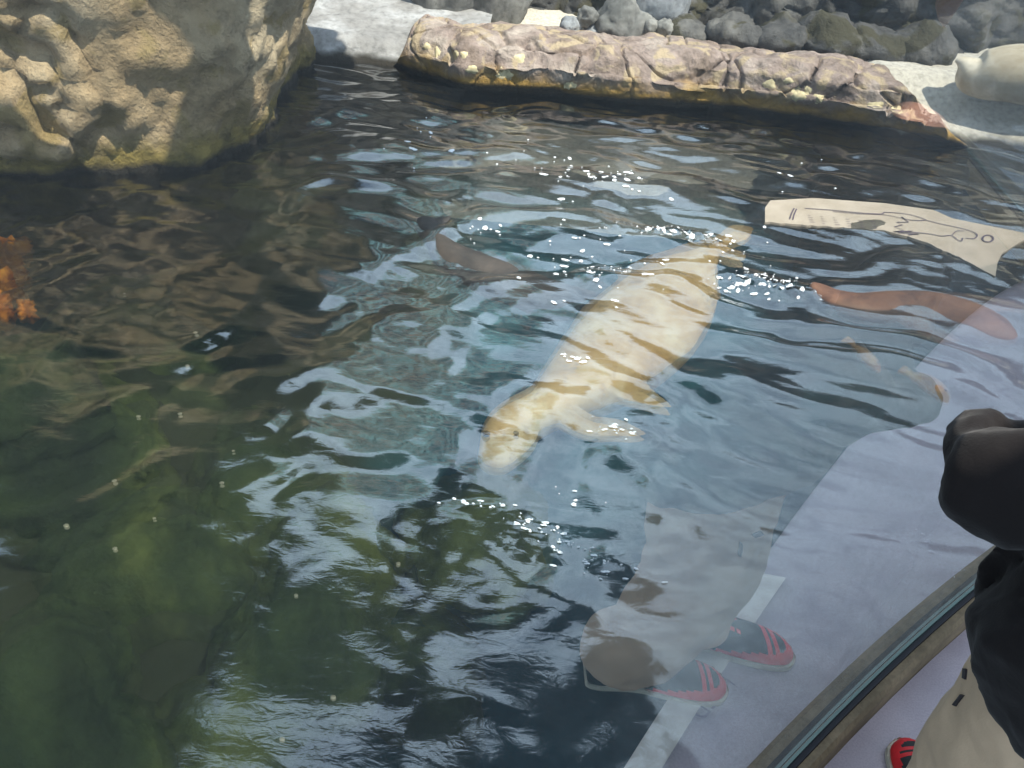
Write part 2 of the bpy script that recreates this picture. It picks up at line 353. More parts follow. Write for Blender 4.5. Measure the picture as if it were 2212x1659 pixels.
def slabf(x, y):                      # smooth tan concrete bank at the right
    edge = np.interp(x, [s_[0] for s_ in sl], [s_[1] for s_ in sl]); p = np.stack([x, y, 0*x], 1)
    t_ = y-edge+.04*vnoise(p*2.5, 9); z = .24*sstep(-.05, .5, t_)+.03-.6*(1-sstep(-.25, .03, t_))+.008*fbm(p*4, 3, 4)
    z = z - .3*(1-sstep(1.72, 2.1, x))
    return np.stack([x, y, z], 1)
tag(sheet('concrete_bank', slabf, 1.7, 6.2, 3.6, 6.6, 220, 160, M['concrete']), kind='structure')
# side banks that close the pool
rb = rock('rock_bank', (5.6, 2.2, .1), (.9, 2.4, .7), 131, M['dark_rock'], sub=5); tag(rb, 'dark rock bank closing the pool far to the right', 'rock')
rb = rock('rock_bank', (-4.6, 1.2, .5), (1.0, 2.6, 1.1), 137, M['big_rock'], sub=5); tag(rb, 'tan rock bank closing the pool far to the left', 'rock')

# far dark rock wall
def wallf():
    nx_, nz_ = 520, 170; x = np.linspace(-7, 8, nx_); z = np.linspace(0, 1, nz_)
    A, B = np.meshgrid(x, z); A = A.ravel(); B = B.ravel(); zz = -.1+2.1*B
    base = np.interp(A, [-3, -1.4, -.8, .22, .91, 1.6, 2.36, 2.77, 6], [6.3, 6.15, 6.05, 5.98, 6.0, 5.85, 5.62, 5.55, 5.5])+.12
    y = base+.35*B; p = np.stack([A, y, zz], 1)
    warp = .35*np.stack([vnoise(p*3, 5), vnoise(p*3, 6), vnoise(p*3, 7)], 1)
    f1, f2 = voro(p*2.6+warp, 201); d = .26*(.75-f1)*sstep(0, .18, f2-f1)
    g1, g2 = voro(p*6+warp, 205); d += .07*(.6-g1)-.03*(1-sstep(0, .12, g2-g1))
    d += .12*fbm(p*1.2, 211, 4)+.02*fbm(p*9, 215, 3, .6)
    y = y-d+.5*(1-0)*sstep(.93, 1, B)
    ii = np.arange(nx_*nz_).reshape(nz_, nx_); q = np.stack([ii[:-1, :-1], ii[:-1, 1:], ii[1:, 1:], ii[1:, :-1]], -1).reshape(-1, 4).tolist()
    v = np.stack([A, y, zz], 1)
    n0 = len(v); top = v[-nx_:]+np.array([0, 1.2, 0]); bot = top.copy(); bot[:, 2] = -.1
    v = np.concatenate([v, top, bot])
    for k in range(nx_-1):
        a = (nz_-1)*nx_+k; q.append([a, a+1, n0+k+1, n0+k]); q.append([n0+k, n0+k+1, n0+nx_+k+1, n0+nx_+k])
    return pyd('rock_wall', v, q, M['dark_rock'])
wall = tag(wallf(), 'tall dark rough rock wall behind the sandy shore', 'rock wall')
# pale waterfall streaks of light rock columns
for k, (px, w_, lab) in enumerate([(960, .34, 'leftmost pale grey upright stone slab against the dark rock wall, left of the boulders'), (1075, .3, 'second pale grey upright stone slab from the left against the dark rock wall'), (1420, .28, 'pale streaked upright stone slab behind the largest boulder')]):
    c = GY(px, 30, 5.85)
    o = rock('stone_slab', (c[0], 5.95, .5), (w_*.8, .16, .5), 301+k, M['pale_rock'] if k == 2 else M['grey_rock'], sub=5, sq=.45, amp=.1, crack=.03); tag(o, lab, 'rock')
bl = [(1343, 48, 48, 36, 'grey_rock', 'largest rounded olive grey boulder on the sand before the rock wall'),
      (1236, 50, 20, 17, 'pale_rock', 'small pale rounded stone left of the largest boulder'),
      (1268, 32, 20, 17, 'grey_rock', 'grey stone leaning on the wall just left of the largest boulder'),
      (1282, 66, 19, 11, 'pale_rock', 'flat bluish stone at the left foot of the largest boulder'),
      (1405, 52, 18, 15, 'grey_rock', 'grey stone touching the right side of the largest boulder'),
      (1440, 55, 26, 15, 'grey_rock', 'second stone to the right of the largest boulder'),
      (1418, 84, 17, 8, 'pale_rock', 'small flat grey pebble on the sand right of the largest boulder'),
      (1480, 80, 30, 18, 'dark_rock', 'low dark stone at the foot of the wall right of the pebble'),
      (1700, 95, 42, 20, 'dark_rock', 'dark grey stone at the wall foot above the ledge crack'),
      (1800, 110, 55, 26, 'dark_rock', 'wide dark stone at the wall foot left of the resting seal'),
      (1900, 122, 48, 25, 'dark_rock', 'brownish dark stone at the wall foot, second left of the resting seal'),
      (2000, 130, 45, 28, 'dark_rock', 'dark stone at the wall foot just left of the resting seal'),
      (1590, 88, 40, 20, 'dark_rock', 'dark mossy stone at the wall foot, middle of the row')]
for k, (px, py, rx, rz, mm, lab) in enumerate(bl):
    yy = 5.6 if px < 1500 else 5.55-.25*(px-1500)/600
    c = GY(px, py, yy); s_ = yy/math.cos(R(20))/F*1.02
    dk = 1.5 if mm == 'dark_rock' else 1.0; rx *= dk; rz *= dk
    o = rock('boulder', (c[0], yy+rx*s_*(.5 if dk > 1 else .35), c[2]-.02+(rz*s_*.35 if dk > 1 else 0)), (rx*s_*1.05, rx*s_*.9, rz*s_*1.15), 401+k*7, M[mm], sub=4, sq=.6, amp=.3, crack=.05, fine=.04, rot=k)
    tag(o, lab, 'boulder', 'boulders at the foot of the rock wall')

# ------------------------------------------------------------------ underwater: floor, boulders, shelf, walls
def floorf(x, y):
    p = np.stack([x, y, 0*x], 1); z = -1.15+.12*fbm(p*1.1, 13, 4)+.42*sstep(.1, -.9, x)+.08*fbm(p*4, 17, 3)*sstep(.1, -.9, x)
    return np.stack([x, y, z], 1)
tag(sheet('pool_floor', floorf, -5.5, 6.2, -1.6, 7, 160, 140, M['under_floor']), kind='structure')
ub = [(120, 980, -.55, .45, .25), (330, 1250, -.7, .42, .26), (120, 1480, -.45, .28, .18), (60, 850, -.3, .33, .16), (640, 1430, -.62, .30, .22), (560, 1080, -.75, .38, .25), (180, 1640, -.6, .25, .2), (330, 760, -.6, .5, .25), (720, 1250, -.8, .3, .2), (1030, 1180, -.7, .33, .22), (480, 1640, -.8, .3, .22), (620, 700, -.95, .5, .25), (850, 1480, -.95, .33, .2)]
ulab = ['large olive green rock under water beside the left edge', 'dark green rock under water in the lower left quarter', 'bright green algae covered rock under water near the lower left corner', 'yellowish rock under water at the left edge below the orange growth', 'green rounded rock under water at lower centre left', 'green submerged rock left of the swimming seal head', 'submerged green rock in the lower left corner', 'brown olive submerged rock below the huge tan rock', 'deep green submerged rock at the centre left', 'dark green submerged rock below the swimming seal head', 'deep green submerged rock at the bottom left', 'deep submerged rock between the huge tan rock and the seals', 'deep dark submerged rock at the bottom centre']
for k, ((px, py, z, r_, rz), lab) in enumerate(zip(ub, ulab)):
    c = G(px, py, z)
    o = rock('submerged_rock', (c[0], c[1], z-rz*.5), (r_, r_*.85, rz*1.4), 501+k*5, M['under_rock'], sub=5, sq=.7, amp=.16, crack=.03, rot=k); tag(o, lab, 'rock', 'rocks under the water')
# pale concrete shelf under the water along the glass
nsh = 60; vs = []; fs = []
for i in range(nsh):
    s = -.75+i*(4.6/(nsh-1)); wd = .04+.16*float(sstep(.0, .7, np.array(s)))+.35*float(sstep(.5, 2, np.array(s)))+.03*math.sin(s*7)
    for off, z in ((.03, -.07), (wd*.5, -.11), (wd, -.16), (wd+.05, -.30), (wd+.10, -1.3)):
        vs.append((*garc(s, off), z))
for i in range(nsh-1):
    for j in range(4): a = i*5+j; fs.append((a, a+5, a+6, a+1))
o = pyd('underwater_shelf', vs, fs, M['shelf']); tag(o, kind='structure')

# ------------------------------------------------------------------ viewer side: deck, stripe, kerb, glass
def strip_arc(name, s0, s1, n, prof, m, closed=True):
    vs = []; fs = []; k = len(prof)
    for i in range(n):
        s = s0+(s1-s0)*i/(n-1)
        for off, z in prof: vs.append((*garc(s, off), z))
    for i in range(n-1):
        for j in range(k if closed else k-1):
            a = i*k+j; b = i*k+(j+1) % k; fs.append((a, a+k, b+k, b))
    if closed: fs.append(tuple(range(k))); fs.append(tuple((n-1)*k+j for j in range(k))[::-1])
    return pyd(name, vs, fs, m, smooth=False)
DZ = -.1
md, ntd, bd_ = mat('pink_floor', .35, .5); cod = coord(ntd)
n1 = noise(ntd, cod, 4, 4); n2 = noise(ntd, cod, 220, 4, .7)
c_ = ramp(ntd, n1, [(.35, (.37, .31, .34)), (.65, (.49, .41, .44))]); c_ = mixc(ntd, .5, c_, ramp(ntd, n2, [(.35, .6), (.6, 1.)]), 'MULTIPLY'); ntd.links.new(c_, bd_.inputs['Base Color'])
bump(ntd, bd_, n2, .5, .002)
o = strip_arc('walkway', -6, 8, 80, [(-.045, DZ), (-3.2, DZ)], md, closed=False); tag(o, kind='structure')
# dark mat floor behind the pale stripe
A_ = greflect(1350, 1659, DZ); B_ = greflect(1620, 1250, DZ); A2 = greflect(1432, 1659, DZ); B2 = greflect(1690, 1262, DZ)
dr = (B_-A_)/np.linalg.norm(B_-A_); nr = np.array([dr[1], -dr[0], 0])
mdk, ntk, bk = mat('dark_floor', .7, .2); cok = coord(ntk); ntk.links.new(ramp(ntk, noise(ntk, cok, 30, 6), [(.3, (.018, .026, .032)), (.7, (.032, .044, .052))]), bk.inputs['Base Color'])
p0 = A_-dr*3.5; p1 = B_+dr*6
def qd(name, pts, z, m): return pyd(name, [(p[0], p[1], z) for p in pts], [(0, 1, 2, 3)], m, smooth=False)
o = qd('dark_mat', [p0, p0+nr*9, p1+nr*9, p1], DZ+.004, mdk); tag(o, kind='structure')
mst, nts, bs_ = mat('cream_stripe', .6, .3); cos_ = coord(nts); nts.links.new(ramp(nts, noise(nts, cos_, 25, 6), [(.3, (.62, .56, .48)), (.7, (.82, .77, .68))]), bs_.inputs['Base Color'])
d2 = (B2-A2)/np.linalg.norm(B2-A2)
o = qd('painted_stripe', [A_-dr*.3, A2-d2*.3, B2+d2*.02, B_+dr*.02], DZ+.008, mst); tag(o, kind='structure')
# worn lettering painted on the deck between the stripe and the kerb
ma, nta, ba = mat('worn_paint', .7, .2); coa = coord(nta); nta.links.new(ramp(nta, noise(nta, coa, 30, 6), [(.3, (.22, .18, .24)), (.7, (.34, .28, .33))]), ba.inputs['Base Color'])
fc = bpy.data.curves.new('lettering', 'FONT'); fc.body = 'FIELD'; fc.size = .05; fc.space_character = 1.15
fo = bpy.data.objects.new('floor_lettering', fc); S.collection.objects.link(fo)
la = greflect(1445, 1650, DZ); lb = greflect(1590, 1480, DZ); an = math.atan2((la-lb)[1], (la-lb)[0])
fo.location = (lb[0], lb[1], DZ+.006); fo.rotation_euler = (0, 0, an); dg = bpy.context.evaluated_depsgraph_get(); dg.update(); fme = bpy.data.meshes.new_from_object(fo.evaluated_get(dg)); fmw = fo.matrix_world.copy()
fmw = Matrix.Translation(fo.location) @ Matrix.Rotation(an, 4, 'Z'); bpy.data.objects.remove(fo); fme.transform(fmw); fme.materials.clear()
tag(link(fme, 'floor_lettering', ma, smooth=False), kind='structure')
# kerb
mk, ntk2, bk2 = mat('tan_kerb', .7, .3); cok2 = coord(ntk2)
ntk2.links.new(mixc(ntk2, .6, ramp(ntk2, noise(ntk2, cok2, 6, 6), [(.3, (.12, .09, .05)), (.7, (.27, .20, .12))]), ramp(ntk2, noise(ntk2, cok2, 90, 5), [(.3, .5), (.6, 1.)]), 'MULTIPLY'), bk2.inputs['Base Color']); bump(ntk2, bk2, noise(ntk2, cok2, 120, 4), .4, .003)
kerb = strip_arc('pool_kerb', -4, 5, 120, [(-.019, DZ-.3), (-.019, -.004), (-.034, -.006), (-.043, -.02), (-.045, DZ-.3)], mk); tag(kerb, 'curved tan concrete kerb under the glass wall', 'kerb')
# dark wet inner rim
mr_, ntr, br = mat('wet_rim', .3, .5); cor = coord(ntr); ntr.links.new(ramp(ntr, noise(ntr, cor, 40, 6), [(.3, (.10, .08, .055)), (.7, (.24, .19, .13))]), br.inputs['Base Color'])
rim = strip_arc('glass_channel', -4, 5, 120, [(.0, -.4), (.0, .008), (.031, .009), (.038, .014), (.046, .010), (.054, -.03), (.055, -.4)], mr_); tag(rim, 'dark wet concrete rim along the pool side of the glass', 'rim')
# glass wall
mg = bpy.data.materials.new('glass'); mg.use_nodes = True; ntg = mg.node_tree; ntg.nodes.clear()
g1 = ntg.nodes.new('ShaderNodeBsdfTransparent'); g1.inputs[0].default_value = (.96, .985, .98, 1); g2 = ntg.nodes.new('ShaderNodeBsdfGlossy'); g2.inputs['Roughness'].default_value = .0
lw = ntg.nodes.new('ShaderNodeFresnel'); lw.inputs[0].default_value = 1.5
ge = ntg.nodes.new('ShaderNodeMath'); ge.operation = 'MULTIPLY_ADD'; ge.inputs[1].default_value = 1.45; ge.inputs[2].default_value = .02; ge.use_clamp = True
ntg.links.new(lw.outputs[0], ge.inputs[0])
gm = ntg.nodes.new('ShaderNodeMixShader'); go = ntg.nodes.new('ShaderNodeOutputMaterial')
gb = ntg.nodes.new('ShaderNodeNewGeometry'); gs = ntg.nodes.new('ShaderNodeMath'); gs.operation = 'SUBTRACT'; gs.inputs[0].default_value = 1; ntg.links.new(gb.outputs['Backfacing'], gs.inputs[1])
gmu = ntg.nodes.new('ShaderNodeMath'); gmu.operation = 'MULTIPLY'; ntg.links.new(ge.outputs[0], gmu.inputs[0]); ntg.links.new(gs.outputs[0], gmu.inputs[1])
ntg.links.new(gmu.outputs[0], gm.inputs[0]); ntg.links.new(g1.outputs[0], gm.inputs[1]); ntg.links.new(g2.outputs[0], gm.inputs[2]); cg = coord(ntg, (1, 1, .35)); sm1 = noise(ntg, cg, 2.2, 5, .6, 1.2)
gx_ = ntg.nodes.new('ShaderNodeNewGeometry'); sx_ = ntg.nodes.new('ShaderNodeSeparateXYZ'); ntg.links.new(gx_.outputs['Position'], sx_.inputs[0]); mrx = ntg.nodes.new('ShaderNodeMapRange'); mrx.inputs[1].default_value = -.1; mrx.inputs[2].default_value = .6; mrx.inputs[3].default_value = .15; ntg.links.new(sx_.outputs[0], mrx.inputs[0])
smr = ntg.nodes.new('ShaderNodeMapRange'); smr.inputs[1].default_value = .35; smr.inputs[2].default_value = .7; smr.inputs[3].default_value = .04; smr.inputs[4].default_value = .15; ntg.links.new(sm1, smr.inputs[0])
smm = ntg.nodes.new('ShaderNodeMath'); smm.operation = 'MULTIPLY'; ntg.links.new(smr.outputs[0], smm.inputs[0]); ntg.links.new(mrx.outputs[0], smm.inputs[1])
dfs = ntg.nodes.new('ShaderNodeBsdfTranslucent'); dfs.inputs[0].default_value = (.8, .85, .9, 1); gm3 = ntg.nodes.new('ShaderNodeMixShader')
ntg.links.new(smm.outputs[0], gm3.inputs[0]); ntg.links.new(gm.outputs[0], gm3.inputs[1]); ntg.links.new(dfs.outputs[0], gm3.inputs[2]); ntg.links.new(gm3.outputs[0], go.inputs[0])
mge, nte, bge = mat('glass_edge', .2, .6); bge.inputs['Base Color'].default_value = (.07, .13, .11, 1)
ge0 = empty('glass_wall', (*garc(0, 0), 0), 'tall curved clear glass wall between the walkway and the pool', 'glass wall')
gl_ = reparent(strip_arc('glass_pane', -4, 5, 160, [(.0005, .012), (.0005, 1.95), (.03, 1.95), (.03, .012)], mg), ge0)
gl_.data.polygons.foreach_set('use_smooth', [True]*len(gl_.data.polygons)); gl_.data.set_sharp_from_angle(angle=R(35))
reparent(strip_arc('edge_seal', -4, 5, 160, [(-.007, -.2), (-.007, .014), (-.0008, .014), (-.0008, -.2)], mge), ge0)
mgs, _, bgs = mat('gasket', .6, .3); bgs.inputs['Base Color'].default_value = (.02, .02, .025, 1)
reparent(strip_arc('gasket', -4, 5, 160, [(-.018, -.2), (-.018, .004), (-.0075, .004), (-.0075, -.2)], mgs), ge0)

# ------------------------------------------------------------------ added dark blocker over the left, shaped to darken what the water mirrors
mc, ntc, bc = mat('light_blocker', .8, .2); coc = coord(ntc); ntc.links.new(ramp(ntc, noise(ntc, coc, 3, 5), [(.3, (.008, .010, .012)), (.7, (.02, .022, .024))]), bc.inputs['Base Color'])
ZR = 2.9
def rp(px, py):                       # where the mirror-flat water at that pixel would see the blocker
    g = G(px, py, 0); d = ray(px, py); d = d/-d[2]; return np.array([g[0]+d[0]*ZR, g[1]+d[1]*ZR])
can = empty('light_blocker', (-2, 1, ZR), 'added dark flat blocker over the pool, shaped for the water reflection', 'light_blocker')
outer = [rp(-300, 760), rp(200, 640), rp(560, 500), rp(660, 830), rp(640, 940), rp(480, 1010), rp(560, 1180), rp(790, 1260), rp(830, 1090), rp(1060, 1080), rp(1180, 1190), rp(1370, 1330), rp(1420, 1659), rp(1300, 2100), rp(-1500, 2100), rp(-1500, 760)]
hole = [rp(860, 1330), rp(1000, 1290), rp(1150, 1340), rp(1250, 1400), rp(1220, 1520), rp(1080, 1560), rp(940, 1470)]  # opening shaped to let a pale sky patch reflect in the water
def inside(pt, poly):
    x, y = pt; c = False; n = len(poly)
    for i in range(n):
        x1, y1 = poly[i]; x2, y2 = poly[(i+1) % n]
        if (y1 > y) != (y2 > y) and x < (x2-x1)*(y-y1)/(y2-y1)+x1: c = not c
    return c
cs = .09; vs = []; fs = []; vid = {}
xs = [p[0] for p in outer]; ys = [p[1] for p in outer]
for i in range(int((max(max(xs), .5)+6)/cs)):
    for j in range(int((max(ys)+3)/cs)):
        x = -6+i*cs; y = -3+j*cs
        if x < -3.4 or (2.12 < y < 2.46 and -1.62 < x < -.4) or y > (4.6 if x > -1.0 else 4.0): continue
        if inside((x+cs/2, y+cs/2), outer) and not inside((x+cs/2, y+cs/2), hole):
            f = []
            for (a, b) in ((i, j), (i+1, j), (i+1, j+1), (i, j+1)):
                if (a, b) not in vid: vid[(a, b)] = len(vs); vs.append((-6+a*cs, -3+b*cs, ZR))
                f.append(vid[(a, b)])
            fs.append(f)
o = pyd('blocker_panel', vs, fs, mc, smooth=False); so = o.modifiers.new('s', 'SOLIDIFY'); so.thickness = .12; so.offset = 1; reparent(o, can)

aw = empty('sun_blocker', (1.5, -.5, 3.0), 'added plain flat sun shade over the visitor walkway, out of view', 'sun_blocker')  # unseen panel added to keep the sun off the deck and person
vs = []
for k in range(16): p = garc(-3+k*.45, .5); vs.append((p[0]+1.33, p[1]-1.1, 3.0))
for k in range(15, -1, -1): p = garc(-3+k*.45, -2.6); vs.append((p[0]+1.33, p[1]-1.1, 3.0))
n = len(vs); vs += [(a, b, c+.08) for a, b, c in vs]
reparent(pyd('blocker_panel', vs, [tuple(range(n))[::-1], tuple(range(n, 2*n))]+[(i, (i+1) % n, n+(i+1) % n, n+i) for i in range(n)], mc, smooth=False), aw)
# ------------------------------------------------------------------ turquoise backdrop added beyond the shore, only its mirror image reaches the picture
mb, ntb, bb = mat('turquoise_panels', .5, .4); cob = coord(ntb)
ntb.links.new(ramp(ntb, noise(ntb, cob, .8, 3), [(.3, (.22, .50, .50)), (.7, (.42, .68, .66))]), bb.inputs['Base Color'])
mb2, _, bb2 = mat('terracotta_band', .7, .3); bb2.inputs['Base Color'].default_value = (.48, .25, .18, 1)
mb3, _, bb3 = mat('window_glass', .1, .8); bb3.inputs['Base Color'].default_value = (.03, .06, .08, 1)
def box(v0, v1):
    x0, y0, z0 = v0; x1, y1, z1 = v1
    v = [(x0, y0, z0), (x1, y0, z0), (x1, y1, z0), (x0, y1, z0), (x0, y0, z1), (x1, y0, z1), (x1, y1, z1), (x0, y1, z1)]
    return v, [(0, 3, 2, 1), (4, 5, 6, 7), (0, 1, 5, 4), (1, 2, 6, 5), (2, 3, 7, 6), (3, 0, 4, 7)]
def boxo(name, v0, v1, m, e): v, f = box(v0, v1); return reparent(pyd(name, v, f, m, smooth=False), e)
be = empty('reflection_backdrop', (-2.5, 13, .3), 'added turquoise panelled backdrop beyond the rock wall, mirrored in the water', 'reflection_backdrop')
boxo('wall', (-4.6, 13, .3), (.1, 18, 11), mb, be)
for k in range(5): boxo('terracotta_band', (-4.65, 12.9, 3.0+k*1.7), (.15, 12.995, 3.35+k*1.7), mb2, be)
for k in range(4):
    for j in range(4): boxo('window', (-4.2+j*1.1, 12.95, 3.6+k*1.7), (-3.5+j*1.1, 12.99, 4.5+k*1.7), mb3, be)

# ------------------------------------------------------------------ lofted bodies
def loft(bm, pts, nseg=24):           # pts: (centre, half width vec, half height vec)
    rings = []
    for c, a, b in pts:
        rings.append([bm.verts.new(tuple(np.array(c)+np.array(a)*math.cos(t)+np.array(b)*math.sin(t))) for t in np.linspace(0, 2*math.pi, nseg, endpoint=False)])
    for r0, r1 in zip(rings[:-1], rings[1:]):
        for k in range(nseg): bm.faces.new((r0[k], r0[(k+1) % nseg], r1[(k+1) % nseg], r1[k]))
    bm.faces.new(rings[0][::-1]); bm.faces.new(rings[-1])
def spline(P, n):
    P = np.array(P, float); k = len(P); t = np.linspace(0, k-1, n); out = []
    for u in t:
        i = min(int(u), k-2); f = u-i; p0 = P[max(i-1, 0)]; p1 = P[i]; p2 = P[i+1]; p3 = P[min(i+2, k-1)]
        out.append(.5*((2*p1)+(-p0+p2)*f+(2*p0-5*p1+4*p2-p3)*f*f+(-p0+3*p1-3*p2+p3)*f**3))
    return np.array(out)
def tube(bm, ctrl, n=40, nseg=24, up=(0, 0, 1)):   # ctrl rows: x,y,z,width,height
    s = spline(ctrl, n); up = np.array(up, float); rows = []
    for i in range(n):
        a = s[min(i+1, n-1), :3]-s[max(i-1, 0), :3]; a /= np.linalg.norm(a)+1e-9
        side = np.cross(a, up); side /= np.linalg.norm(side)+1e-9; u2 = np.cross(side, a)
        rows.append((s[i, :3], side*max(s[i, 3], .001), u2*max(s[i, 4], .001)))
    loft(bm, rows, nseg)
def solid(name, tubes, m, voxel=.008, parent=None, smooth_it=6, up=(0, 0, 1)):
    bm = bmesh.new()
    for c in tubes: tube(bm, c, up=up)
    bmesh.ops.recalc_face_normals(bm, faces=bm.faces)
    me = bpy.data.meshes.new(name); bm.to_mesh(me); bm.free(); o = link(me, name, m)
    r_ = o.modifiers.new('r', 'REMESH'); r_.mode = 'VOXEL'; r_.voxel_size = voxel
    s_ = o.modifiers.new('s', 'SMOOTH'); s_.iterations = smooth_it; s_.factor = .6
    bake(o)
    if parent: reparent(o, parent)
    return o
def fur(name, c1, c2, c3, sc=9, spot=None):
    m, nt, b = mat(name, .55, .4); co = coord(nt)
    col = ramp(nt, noise(nt, co, sc, 5, .6, .5), [(.32, c1), (.5, c2), (.7, c3)])
    if spot: col = mixc(nt, ramp(nt, noise(nt, co, 32, 3, .5, 1), [(.6, 0.), (.7, .7)]), col, spot)
    nt.links.new(col, b.inputs['Base Color']); bump(nt, b, noise(nt, co, 90, 5, .6), .3, .004); return m
M['seal'] = fur('cream_seal', (.45, .25, .075), (.74, .47, .18), (.92, .72, .42), 4, (.45, .28, .12))
M['seal_brown'] = fur('brown_seal', (.02, .017, .014), (.045, .036, .028), (.08, .062, .048), 8)
M['arm_reflection'] = fur('reddish_arm', (.11, .05, .028), (.19, .085, .045), (.27, .13, .07), 8)
M['seal_dry'] = fur('dry_seal', (.32, .25, .15), (.48, .41, .29), (.70, .63, .50), 5)
meye, _, be_ = mat('dark_eye', .1, .8); be_.inputs['Base Color'].default_value = (.01, .008, .008, 1)
def P3(px, py, z): return list(G(px, py, z))
def eye(p, r_, e):
    bm = bmesh.new(); bmesh.ops.create_uvsphere(bm, u_segments=16, v_segments=10, radius=r_, matrix=Matrix.Translation(tuple(p)))
    me = bpy.data.meshes.new('eye'); bm.to_mesh(me); bm.free(); return reparent(link(me, 'eye', meye), e)
# swimming cream seal
sz = -.10
e = empty('seal', G(1350, 760, -.15), 'cream and tan spotted seal swimming toward the camera just under the surface', 'seal')
bodyc = [P3(1056, 1002, -.09)+[.02, .015], P3(1064, 990, -.09)+[.052, .036], P3(1080, 968, -.09)+[.070, .05], P3(1100, 935, -.095)+[.090, .066], P3(1120, 905, -.10)+[.086, .068], P3(1180, 872, -.10)+[.08, .075], P3(1240, 835, -.13)+[.135, .10],
         P3(1320, 770, -.15)+[.20, .12], P3(1390, 700, -.16)+[.23, .13], P3(1440, 640, -.15)+[.215, .12], P3(1480, 590, -.13)+[.16, .10], P3(1515, 555, -.10)+[.08, .06], P3(1545, 530, -.08)+[.05, .03]]
fl1 = [P3(1240, 830, -.13)+[.05, .03], P3(1310, 835, -.12)+[.055, .02], P3(1380, 850, -.12)+[.05, .015], P3(1430, 872, -.12)+[.03, .008], P3(1452, 884, -.12)+[.006, .004]]
fl2 = [P3(1200, 880, -.10)+[.05, .03], P3(1270, 915, -.08)+[.05, .018], P3(1330, 922, -.07)+[.042, .012], P3(1375, 932, -.07)+[.025, .007], P3(1398, 935, -.07)+[.005, .004]]
hf1 = [P3(1540, 535, -.08)+[.03, .02], P3(1570, 515, -.06)+[.05, .012], P3(1600, 500, -.05)+[.06, .008], P3(1625, 495, -.05)+[.02, .004]]
hf2 = [P3(1540, 535, -.08)+[.03, .02], P3(1560, 545, -.07)+[.045, .012], P3(1590, 555, -.06)+[.05, .008], P3(1610, 560, -.06)+[.02, .004]]
for q_ in bodyc+fl1+fl2+hf1+hf2: q_[2] -= .03
solid('body', [bodyc, fl1, fl2, hf1, hf2], M['seal'], .007, e, 8)
eye(np.array(P3(1080, 966, -.12))+[-.045, -.01, .042], .013, e); eye(np.array(P3(1080, 966, -.12))+[.045, .0, .042], .013, e); eye(np.array(P3(1058, 998, -.12))+[0, -.01, .016], .013, e)
# brown seal deeper
e = empty('seal', G(1030, 590, -.2), 'dark brown seal gliding deeper under water, left of the cream seal', 'seal')
bodyb = [P3(905, 482, -.03)+[.02, .01], P3(925, 500, -.04)+[.06, .03], P3(945, 540, -.06)+[.05, .05], P3(985, 580, -.08)+[.085, .07], P3(1050, 615, -.11)+[.11, .09], P3(1120, 645, -.14)+[.11, .1], P3(1200, 662, -.2)+[.09, .08], P3(1260, 665, -.25)+[.06, .06], P3(1300, 660, -.28)+[.03, .03]]
fb = [P3(930, 505, -.05)+[.03, .02], P3(955, 490, -.04)+[.04, .012], P3(975, 478, -.03)+[.01, .006]]
fb2 = [P3(1110, 650, -.24)+[.04, .02], P3(1130, 700, -.26)+[.04, .012], P3(1140, 725, -.26)+[.01, .006]]
for q_ in bodyb+fb+fb2: q_[2] += .026; q_[3] *= 1.1
solid('body', [bodyb, fb, fb2], M['seal_brown'], .01, e, 6)
e = empty('seal', G(2000, 690, -.1), 'reddish brown arm reflection built as a seal at the right, below the tan panel', 'seal')  # reflected arm built as a seal-shaped solid in the water
bodyr = [P3(1745, 628, -.02)+[.02, .01], P3(1765, 640, -.03)+[.035, .02], P3(1800, 662, -.04)+[.045, .035], P3(1860, 680, -.06)+[.06, .05], P3(1930, 680, -.08)+[.07, .06], P3(2010, 690, -.08)+[.085, .07], P3(2080, 710, -.07)+[.085, .07], P3(2130, 728, -.06)+[.07, .06], P3(2165, 738, -.05)+[.05, .045], P3(2185, 742, -.05)+[.02, .02]]
fr1 = [P3(1980, 670, -.08)+[.04, .03], P3(2060, 665, -.05)+[.045, .018], P3(2140, 672, -.04)+[.04, .014], P3(2215, 684, -.04)+[.035, .012], P3(2270, 694, -.04)+[.01, .006]]
fr2 = [P3(1930, 690, -.08)+[.04, .03], P3(1985, 730, -.08)+[.035, .014], P3(2040, 748, -.08)+[.025, .01], P3(2065, 755, -.08)+[.006, .004]]
for q_ in bodyr+fr1+fr2: q_[2] += .028; q_[3] *= 1.4; q_[4] *= 1.1
solid('body', [bodyr, fr1, fr2], M['arm_reflection'], .008, e, 6); eye(np.array(P3(2160, 735, -.045))+[0, .01, .04], .009, e)
M['reflection_shape'] = fur('orange_reflection', (.20, .07, .02), (.40, .20, .05), (.55, .38, .08), 22)  # orange reflections built as solid bodies under the surface
for pts, lab in (([(1842, 748, .012), (1858, 760, .022), (1872, 775, .028), (1886, 790, .024), (1898, 806, .008)], 'small orange and brown reflection built solid, below the reddish arm'),
                 ([(1965, 815, .015), (1990, 822, .035), (2012, 835, .04), (2030, 852, .035), (2042, 875, .012)], 'larger yellow brown reflection built solid, between the small orange one and the black sleeve')):
    c0 = G(pts[2][0], pts[2][1], -.03); e = empty('reflection_shape', c0, lab, 'reflection_shape')
    bd_f = [P3(a, b, -.02)+[r_, r_*.6] for a, b, r_ in pts]; tl = G(pts[0][0]-6, pts[0][1]-8, -.02)
    solid('body', [bd_f, [bd_f[0][:3]+[.008, .005], list(tl)+[.022, .004], list(tl+[-.02, .02, 0])+[.03, .003]]], M['reflection_shape'], .005, e, 3)
    eye(np.array(bd_f[-2][:3])+[.012, 0, bd_f[-2][4]*.8], .005, e)
